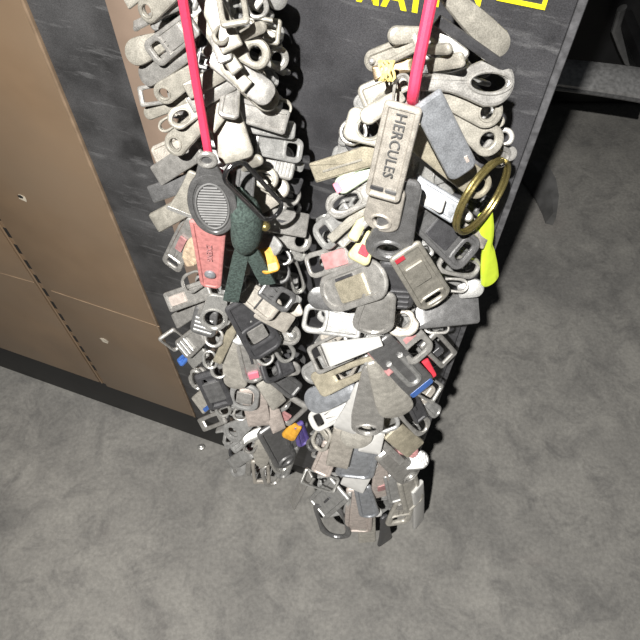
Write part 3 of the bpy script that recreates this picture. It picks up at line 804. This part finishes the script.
cord('R', [(446, -70, .010), (438, -30, .012), (431, 0, .014), (426, 25, .016), (421, 50, .018), (416, 75, .020), (413, 94, .020), (412, 104, .010)], 11, 'bright pink cord carrying the right strand of zipper pulls')

# brass key ring (double coil) and the fluorescent tag
def key_ring():
    c = surf('R', 482, 197, .006); sc = (c - CAM).dot(FW) / F
    A = (at(508, 164, (c - CAM).dot(FW)) - at(456, 229, (c - CAM).dot(FW)))
    rad = A.length / 2 * .97
    U = A.normalized()
    vdir = (CAM - c).normalized()
    V = (vdir - U * vdir.dot(U)).normalized().cross(U)
    ra = math.radians(70)
    N = (vdir - U * vdir.dot(U)).normalized()
    W = (V * math.cos(ra) + N * math.sin(ra)).normalized()
    root = link(bpy.data.objects.new('key_ring', None)); root.location = c; root.empty_display_size = .01
    X = U.cross(W)
    for k, (a0, a1, off) in enumerate(((20, 372, -.0011), (35, 385, .0011))):
        bm = bmesh.new()
        pts = []
        for i in range(49):
            a = math.radians(a0 + (a1 - a0) * i / 48)
            pts.append(U * (rad * math.cos(a)) + W * (rad * math.sin(a)) + X * off)
        tube(bm, pts, .00125, 8)
        finish(bm, 'coil', M['brass'], root)
    tag(root, 'brass split key ring standing off the right side of right strand', 'key ring')
key_ring()
P('R', 485, 212, 490, 284, 20, 'round', 'neon', 'fluorescent yellow plastic tag hanging from the brass key ring', 2, f0=.8, f1=.9, wr=.7, bend=0, roll=0, cat='tag', rim=0,
  shape=lambda t: 1 - .42 * math.exp(-((t - .42) / .10) ** 2) if t < .5 else .78 + .22 * min(1, (t - .5) / .25))
ALL[-1].name = 'plastic_tag'
if 'group' in ALL[-1]: del ALL[-1]['group']

# yellow thread round the bronze pull
def thread():
    c = surf('R', 387, 71, .013)
    bm = bmesh.new(); pts = []
    for i in range(60):
        a = 2 * math.pi * i / 12
        pts.append(RT * (-.0035 + .007 * i / 60 + .0007 * math.sin(i * 1.7)) + UP * (.0042 * math.cos(a)) - FW * (.003 * math.sin(a)))
    tube(bm, pts, .0006, 5)
    o = finish(bm, 'thread', M['thread'], matrix=Matrix.Translation(c))
    tag(o, 'yellow thread wound round the dark bronze pull', 'thread')
thread()

# ---------------------------------------------------------------- cabinet
brown = mat('bronze painted sheet metal', (.26, .178, .112), .42, .25, .10, 14, .05, tint=(.26, .19, .13), tscale=5, rvar=.06)
rubber = mat('scuffed black rubber', (.045, .045, .047), .6, 0, .5, 22, .3, tint=(.075, .075, .078), tscale=30, bscale=500, streak=(.17, .17, .175), grain=.25)
blackp = mat('scuffed black plastic', (.043, .043, .047), .5, 0, .35, 30, .25, tint=(.062, .062, .067), tscale=26, bscale=800, streak=(.15, .15, .155), grain=.25)
tanm = mat('taupe trim metal', (.27, .20, .155), .5, .1, .08, 30, .05)
kick = mat('black plinth', (.012, .012, .012), .6, 0, .3, 20, .1)
yellow = mat('yellow lettering', (.80, .70, .02), .5, 0, .05, 60, 0)
worn = mat('worn grey edge', (.075, .075, .08), .55, 0, .45, 160, .3)
hole_m = mat('dark hole', (.008, .007, .006), .8, 0, .1, 20, 0)
chip = mat('bare scratched metal', (.62, .56, .46), .4, .2, .3, 150, .1)

CABW = dict(door_l=s_of(50, 295), door_r=(s_of(17, 0) + s_of(97, 180) + s_of(195, 416)) / 3,
            tan_l=(s_of(103, 0) + s_of(158, 165)) / 2, tan_r=s_of(150, 0), right=(s_of(590, 0) + s_of(500, 236)) / 2)
S_L = s_of(0, 348) - .45
ZB = (on_front(0, 348).z + on_front(192, 416).z) / 2
ZT = 1.32
print('CAB', {k: round(v, 4) for k, v in CABW.items()}, 'ZB', round(ZB, 3))
def slab(s0, s1, z0, z1, n0, n1, name, m, parent, bev=.002):
    bm = bmesh.new()
    vs = []
    bmesh.ops.create_cube(bm, size=1)
    R3 = Matrix((( CD.x, CN.x, 0, 0), (CD.y, CN.y, 0, 0), (0, 0, 1, 0), (0, 0, 0, 1)))
    c = cab((s0 + s1) / 2, (n0 + n1) / 2, (z0 + z1) / 2) - CABO
    bm.transform(Matrix.Diagonal((s1 - s0, n1 - n0, z1 - z0, 1)))
    if bev: bmesh.ops.bevel(bm, geom=bm.edges[:], offset=bev, segments=2, profile=.5, affect='EDGES')
    bm.transform(Matrix.Translation(c) @ R3)
    return finish(bm, name, m, parent, 30)
CABO = cab((S_L + CABW['right']) / 2, -.2, 0)
cabinet = link(bpy.data.objects.new('machine_cabinet', None)); cabinet.location = CABO
tag(cabinet, 'tall bronze and black machine cabinet standing behind the two strands', 'cabinet')
dl, dr, tl, tr, rg = (CABW[k] for k in ('door_l', 'door_r', 'tan_l', 'tan_r', 'right'))
slab(S_L, rg - .001, ZB + .002, ZT, -.45, -.012, 'carcass', kick, cabinet, .004)
slab(S_L + .01, rg - .006, 0, ZB + .002, -.44, -.009, 'plinth', kick, cabinet, .004)
# hinged side sheet, door, hinge
hz = .016
slab(S_L, dl - hz, ZB, ZT, -.012, -.0008, 'side_panel', brown, cabinet, .0016)
door = slab(dl - hz * .1, dr, ZB, ZT, -.012, .0012, 'door', brown, cabinet, .0016)
hinge = slab(dl - hz + .001, dl - hz * .1 - .001, ZB, ZT, -.012, -.0022, 'hinge', brown, cabinet, .0008)
z0 = on_front(94, 368).z
for i in range(16):
    z = z0 - .004 + i * .0305
    slab(dl - hz * .62, dl - hz * .16, z - .0085, z + .0085, -.004, -.0016, 'hinge_slot', hole_m, hinge, 0)
# hinge knuckle ridge line
bm = bmesh.new()
a = cab(dl - hz * .72, -.0018, ZB + .002) - CABO; b = cab(dl - hz * .72, -.0018, ZT) - CABO
tube(bm, [a, b], .0016, 8); finish(bm, 'pin', brown, hinge)
# marks on the door
def mark(px, py, w, hgt, m, name, parent=door, seed=1, n=.0013):
    p = on_front(px, py); s = (p - C0).dot(CD); z = p.z
    rr = random.Random(seed); bm = bmesh.new()
    pts = []
    for i in range(12):
        a = 2 * math.pi * i / 12; q = rr.uniform(.65, 1.1)
        pts.append(cab(s + w * q * math.cos(a), n, z + hgt * q * math.sin(a)) - CABO)
    pts2 = [p_ + CN * .0002 for p_ in pts]
    loft(bm, [pts, pts2], False); finish(bm, name, m, parent)
mark(23, 197, .0058, .0052, chip, 'screw_hole_rim', seed=3)
mark(21.5, 195.5, .0036, .0030, hole_m, 'screw_hole', seed=4, n=.0016)
mark(105, 340, .0075, .0062, chip, 'worn_spot', seed=5)
# long horizontal scratch
def line_on(p0, p1, rad, m, name, parent, n=.0012):
    a = on_front(*p0); b = on_front(*p1)
    bm = bmesh.new(); q = []
    for i in range(9):
        f = i / 8; p = a.lerp(b, f); s = (p - C0).dot(CD); z = a.z + (b.z - a.z) * f
        q.append(cab(s, n, z) - CABO)
    tube(bm, q, rad, 6); finish(bm, name, m, parent)
scr = mat('scratched bronze', (.30, .215, .145), .45, .2, .2, 60, .05)
line_on((52, 290), (160, 326), .0006, scr, 'scratch', door)
line_on((-40, 262), (34, 283), .0006, scr, 'scratch', bpy.data.objects['side_panel'], -.0008)
# black rubber strip, taupe trim, black front panel
slab(dr + .0035, tl - .001, ZB - .004, ZT, -.012, -.0005, 'rubber_strip', rubber, cabinet, .001)
edge = slab(dr, dr + .0035, ZB, ZT, -.012, .0018, 'door_edge', scr, cabinet, .0012)
slab(tl, tr, ZB - .004, ZT, -.012, .0022, 'trim_strip', tanm, cabinet, .0012)
panel = slab(tr + .001, rg - .0048, ZB - .06, ZT, -.012, .0010, 'front_panel', blackp, cabinet, .0012)
slab(rg - .0048, rg, ZB - .06, ZT, -.012, .0004, 'panel_edge', worn, panel, .0014)
# yellow lettering and the frame line round it
def panel_text(body, px, py, size, name, sx=1.0, m=yellow):
    p = on_front(px, py, 0); s = (p - C0).dot(CD)
    R3 = Matrix(((CD.x, 0, CN.x, 0), (CD.y, 0, CN.y, 0), (0, 1, 0, 0), (0, 0, 0, 1)))
    bm = bmesh.new()
    text_mesh(bm, body, size, Matrix.Translation(cab(s, .0012, p.z) - CABO) @ R3, .0002, size * .035, sx)
    return finish(bm, name, m, panel)
BL = on_front(393, 11).z                                      # baseline of the word
cap = .0165
for ch, px, py in (('M', 368, 3), ('A', 394, 8), ('T', 415, 12), ('I', 436, 6), ('O', 459, 3), ('N', 472, 4)):
    p = on_front(px, py); s = (p - C0).dot(CD)
    R3 = Matrix(((CD.x, 0, CN.x, 0), (CD.y, 0, CN.y, 0), (0, 1, 0, 0), (0, 0, 0, 1)))
    bm = bmesh.new()
    small = ch in 'ON'
    sz = .0125 if small else cap
    text_mesh(bm, ch, sz / .70, Matrix.Translation(cab(s, .0012, p.z + sz * .5) - CABO) @ R3, .0002, sz * .045, .72 if small else (.78 if ch == 'M' else .82))
    finish(bm, 'lettering', yellow, panel)
# yellow frame line: lower edge and right-hand edge
p0 = on_front(507, -1); p1 = on_front(546, 6)
zf = (p0.z + p1.z) / 2; sa = (p0 - C0).dot(CD) - .0; sb = (p1 - C0).dot(CD)
fr = slab(sa - .09 + .085, sb, zf - .0011, zf + .0011, .0008, .0016, 'frame_line', yellow, panel, 0)
slab(sb - .0022, sb, zf, zf + .07, .0008, .0016, 'frame_line', yellow, panel, 0)

# ---------------------------------------------------------------- floor
def floor_mat():
    m = bpy.data.materials.new('stained concrete'); m.use_nodes = True
    nt = m.node_tree; b = nt.nodes['Principled BSDF']; L = nt.links.new
    tc = nt.nodes.new('ShaderNodeTexCoord')
    def nz(scale, det, dist=0.0, rough=.6):
        n = nt.nodes.new('ShaderNodeTexNoise'); n.inputs['Scale'].default_value = scale; n.inputs['Detail'].default_value = det
        n.inputs['Distortion'].default_value = dist; n.inputs['Roughness'].default_value = rough
        L(tc.outputs['Object'], n.inputs['Vector']); return n
    def ramp(src, a, ca, bb, cb):
        r = nt.nodes.new('ShaderNodeValToRGB'); e = r.color_ramp.elements
        e[0].position = a; e[0].color = (*ca, 1); e[1].position = bb; e[1].color = (*cb, 1); L(src, r.inputs['Fac']); return r
    def mix(fac, c1, c2, mode='MIX'):
        x = nt.nodes.new('ShaderNodeMixRGB'); x.blend_type = mode
        if isinstance(fac, float): x.inputs['Fac'].default_value = fac
        else: L(fac, x.inputs['Fac'])
        L(c1, x.inputs['Color1'])
        if isinstance(c2, tuple): x.inputs['Color2'].default_value = (*c2, 1)
        else: L(c2, x.inputs['Color2'])
        return x.outputs['Color']
    c = ramp(nz(4.5, 9, .6, .68).outputs['Fac'], .36, FLO[0], .64, FLO[1]).outputs['Color']
    blot = ramp(nz(16, 9, .9, .72).outputs['Fac'], .47, (0, 0, 0), .66, (1, 1, 1)).outputs['Color']
    c = mix(mix(1.0, blot, (.62, .62, .62), 'MULTIPLY'), c, FLO[2])
    pale = ramp(nz(11, 9, .5, .7).outputs['Fac'], .52, (0, 0, 0), .68, (1, 1, 1)).outputs['Color']
    c = mix(mix(1.0, pale, (.55, .55, .55), 'MULTIPLY'), c, FLO[3])
    rust = ramp(nz(3.2, 3, .3).outputs['Fac'], .62, (0, 0, 0), .75, (1, 1, 1)).outputs['Color']
    c = mix(mix(1.0, rust, (.3, .3, .3), 'MULTIPLY'), c, FLO[4])
    grain = ramp(nz(160, 4).outputs['Fac'], .3, (.82, .82, .82), .7, (1.12, 1.12, 1.12)).outputs['Color']
    c = mix(1.0, c, grain, 'MULTIPLY')
    wv = nt.nodes.new('ShaderNodeTexWave'); wv.inputs['Scale'].default_value = 1.3; wv.inputs['Distortion'].default_value = 9; wv.inputs['Detail'].default_value = 4
    L(tc.outputs['Object'], wv.inputs['Vector'])
    ln = ramp(wv.outputs['Fac'], .0, (1, 1, 1), .06, (0, 0, 0)).outputs['Color']
    c = mix(mix(1.0, ln, (.12, .12, .12), 'MULTIPLY'), c, FLO[2])
    L(c, b.inputs['Base Color'])
    b.inputs['Roughness'].default_value = .75; b.inputs['Specular IOR Level'].default_value = .25
    bp = nt.nodes.new('ShaderNodeBump'); bp.inputs['Strength'].default_value = .25; bp.inputs['Distance'].default_value = .002
    L(nz(60, 6).outputs['Fac'], bp.inputs['Height']); L(bp.outputs['Normal'], b.inputs['Normal'])
    return m
FLO = [(.185, .181, .172), (.285, .277, .258), (.115, .113, .111), (.31, .302, .28), (.21, .165, .155)]
bm = bmesh.new()
vs = [bm.verts.new(p) for p in ((-2.5, -1.5, 0), (3, -1.5, 0), (3, 4, 0), (-2.5, 4, 0))]
bm.faces.new(vs); bm2 = bmesh.ops.extrude_face_region(bm, geom=bm.faces[:])
for v in [g for g in bm2['geom'] if isinstance(g, bmesh.types.BMVert)]: v.co.z = -.05
o = finish(bm, 'floor', floor_mat()); o['kind'] = 'structure'

def wall(name, x0, x1, y0, y1):
    bm = bmesh.new(); bmesh.ops.create_cube(bm, size=1)
    bm.transform(Matrix.Translation(((x0 + x1) / 2, (y0 + y1) / 2, 1.3)) @ Matrix.Diagonal((x1 - x0, y1 - y0, 2.6, 1)))
    o = finish(bm, name, wall_m); o['kind'] = 'structure'
wall_m = mat('dim workshop wall', (.05, .048, .045), .9, 0, .2, 6, .2)
wall('wall_back', -2.5, 3, 4, 4.1); wall('wall_left', -2.6, -2.5, -1.5, 4); wall('wall_right', 3, 3.1, -1.5, 4)

# small metal bit lying on the floor beside the cabinet corner
def bit(px, py, r_, tone, label):
    bm = bmesh.new(); oo = [(r_ * math.cos(-2 * math.pi * i / 14), r_ * .8 * math.sin(-2 * math.pi * i / 14)) for i in range(14)]
    plate(bm, oo, .006, (  'o', 0, 0, 0, 0)[1:] and None, bev=.002, dome=.002)
    o = finish(bm, 'nut', M[tone], matrix=Matrix.Translation(on_floor(px, py, .004)))
    tag(o, label, 'nut')
bit(201, 447, .007, 'bright', 'shiny bluish metal bit on floor below the brown cabinet corner')

# ---------------------------------------------------------------- dark machine at the right
blk = mat('matt black paint', (.012, .012, .013), .6, 0, .3, 20, .1)
dgrey = mat('dark grey paint', (.13, .13, .13), .5, .1, .3, 25, .15)
bar_m = mat('grey coated metal', (.36, .36, .36), .4, .3, .25, 120, .2)
def obox(x0, x1, y0, y1, z0, z1, name, m, parent=None, bev=.01, org=Vector((0, 0, 0))):
    bm = bmesh.new(); bmesh.ops.create_cube(bm, size=1)
    bm.transform(Matrix.Diagonal((x1 - x0, y1 - y0, z1 - z0, 1)))
    bmesh.ops.bevel(bm, geom=bm.edges[:], offset=bev, segments=3, profile=.5, affect='EDGES')
    bm.transform(Matrix.Translation(Vector(((x0 + x1) / 2, (y0 + y1) / 2, (z0 + z1) / 2)) - org))
    return finish(bm, name, m, parent)
YB = on_floor(620, 106).y
mo = Vector((1.1, YB + .3, 0))
mach = link(bpy.data.objects.new('floor_machine', None)); mach.location = mo
tag(mach, 'dark floor machine in the gloom at the top right behind the cabinet', 'machine')
obox(.45, 1.9, YB, YB + .6, 0, .5, 'housing', blk, mach, .02, mo)
# grey cranked bracket on its front
hb = .27
def rayh(px, py, z): return on_floor(px, py, z)
def rayy(px, py, y):
    q = FW + RT * ((px - 320) / F) + UP * ((320 - py) / F)
    return CAM + q * (y / q.y)
yb = YB - .03
bm = bmesh.new()
cs = [(622, 8), (616, 28), (622, 44), (628, 58), (646, 66)]
tube(bm, [rayy(x, y, yb) - mo for x, y in cs], .016, 10, flat=.5)
finish(bm, 'bracket', dgrey, mach)
# rail: grey upper face, bright lower lip
a0, a1 = rayh(540, 57, hb), rayh(660, 65, hb); b0, b1 = rayh(536, 82, hb - .012), rayh(652, 93, hb - .012)
def rail():
    bm = bmesh.new(); rings = []
    for f in [i / 10 for i in range(11)]:
        sag = Vector((0, -.0, -.012 * f * f))
        a = a0.lerp(a1, f) + sag; b = b0.lerp(b1, f) + sag
        n = Vector((0, 0, 1)); d = (b - a)
        rings.append([a - n * .012, a, a + d * .25 + n * .006, a + d * .6 + n * .006, b, b - n * .012])
    rings = [[p - mo for p in r] for r in rings]
    loft(bm, rings, False); finish(bm, 'rail', bar_m, mach)
    bm = bmesh.new(); q = [b0.lerp(b1, f / 10) + Vector((0, 0, -.012 * (f / 10) ** 2 - .010)) - mo for f in range(11)]
    tube(bm, q, .0045, 8); finish(bm, 'lip', M['steel'], mach)
    for f in (.15, .95):
        c = a0.lerp(a1, f)
        obox(c.x - .012, c.x + .012, c.y - .01, YB + .02, c.z - .035, c.z - .008, 'rail_arm', blk, mach, .003, mo)
rail()
# curved strap standing on the floor
def strap():
    inner = [(519, 176), (527, 186), (536, 199), (543, 213), (546, 222)]
    outer = [(541, 156), (549, 166), (556, 179), (559, 196), (557, 212)]
    I = [on_floor(x, y, .006) for x, y in inner]; O_ = [on_floor(x, y, .045) for x, y in outer]
    bm = bmesh.new(); rings = []
    for a, b in zip(I, O_):
        m_ = (a + b) / 2 + Vector((0, 0, .012)); t = Vector((0, 0, -.006))
        rings.append([a, m_, b, b + Vector((.004, 0, -.02)), b + Vector((.004, 0, -.044)), a + Vector((0, 0, -.005))])
    bmc = sum((p for r in rings for p in r), Vector()) / sum(len(r) for r in rings); bmc.z = 0
    loft(bm, [[p - bmc for p in r] for r in rings], False)
    o = finish(bm, 'curved_strap', dgrey, matrix=Matrix.Translation(bmc))
    tag(o, 'dark curved strap on the floor just right of the black panel edge', 'strap')
strap()

# ---------------------------------------------------------------- light, world, camera
w = bpy.data.worlds.new('World'); bpy.context.scene.world = w; w.use_nodes = True
w.node_tree.nodes['Background'].inputs['Color'].default_value = (.9, .95, 1, 1)
w.node_tree.nodes['Background'].inputs['Strength'].default_value = .035
def spot(loc, target, power, angle, blend, size, col=(1, .97, .92), name='flash'):
    l = bpy.data.lights.new(name, 'SPOT'); l.energy = power; l.spot_size = math.radians(angle); l.spot_blend = blend
    l.shadow_soft_size = size; l.color = col
    o = bpy.data.objects.new(name, l); o.location = loc
    o.rotation_euler = (Vector(target) - Vector(loc)).to_track_quat('-Z', 'Y').to_euler(); COL.objects.link(o)
    return o
spot(CAM + Vector((-.19, -.33, .56)), on_floor(400, 520), 158, 88, 1.0, .010)
cam = bpy.data.cameras.new('camera'); cam.sensor_width = 36; cam.lens = 36 * F / 640; cam.clip_start = .01
co = bpy.data.objects.new('camera', cam); COL.objects.link(co)
co.matrix_world = Matrix(((RT.x, UP.x, -FW.x, CAM.x), (RT.y, UP.y, -FW.y, CAM.y), (RT.z, UP.z, -FW.z, CAM.z), (0, 0, 0, 1)))
sc = bpy.context.scene; sc.camera = co
sc.view_settings.view_transform = 'Standard'; sc.view_settings.look = 'None'; sc.view_settings.gamma = 1; sc.view_settings.use_curve_mapping = False
sc.view_settings.exposure = 0
KEEP = False
# label check
seen = {}
for o in sc.objects:
    if o.parent is None and 'label' in o:
        n = len(o['label'].split())
        if not 4 <= n <= 16: print('LABEL LENGTH', n, o['label'])
        if o['label'] in seen: print('DUPLICATE', o['label'])
        seen[o['label']] = 1
for o in sc.objects:
    if 'filler' in o and not KEEP: del o['filler']
print([o['label'] for o in sc.objects if o.name == 'zipper_pull.119'])
print('TOP', len(seen), 'PULLS', len(ALL))
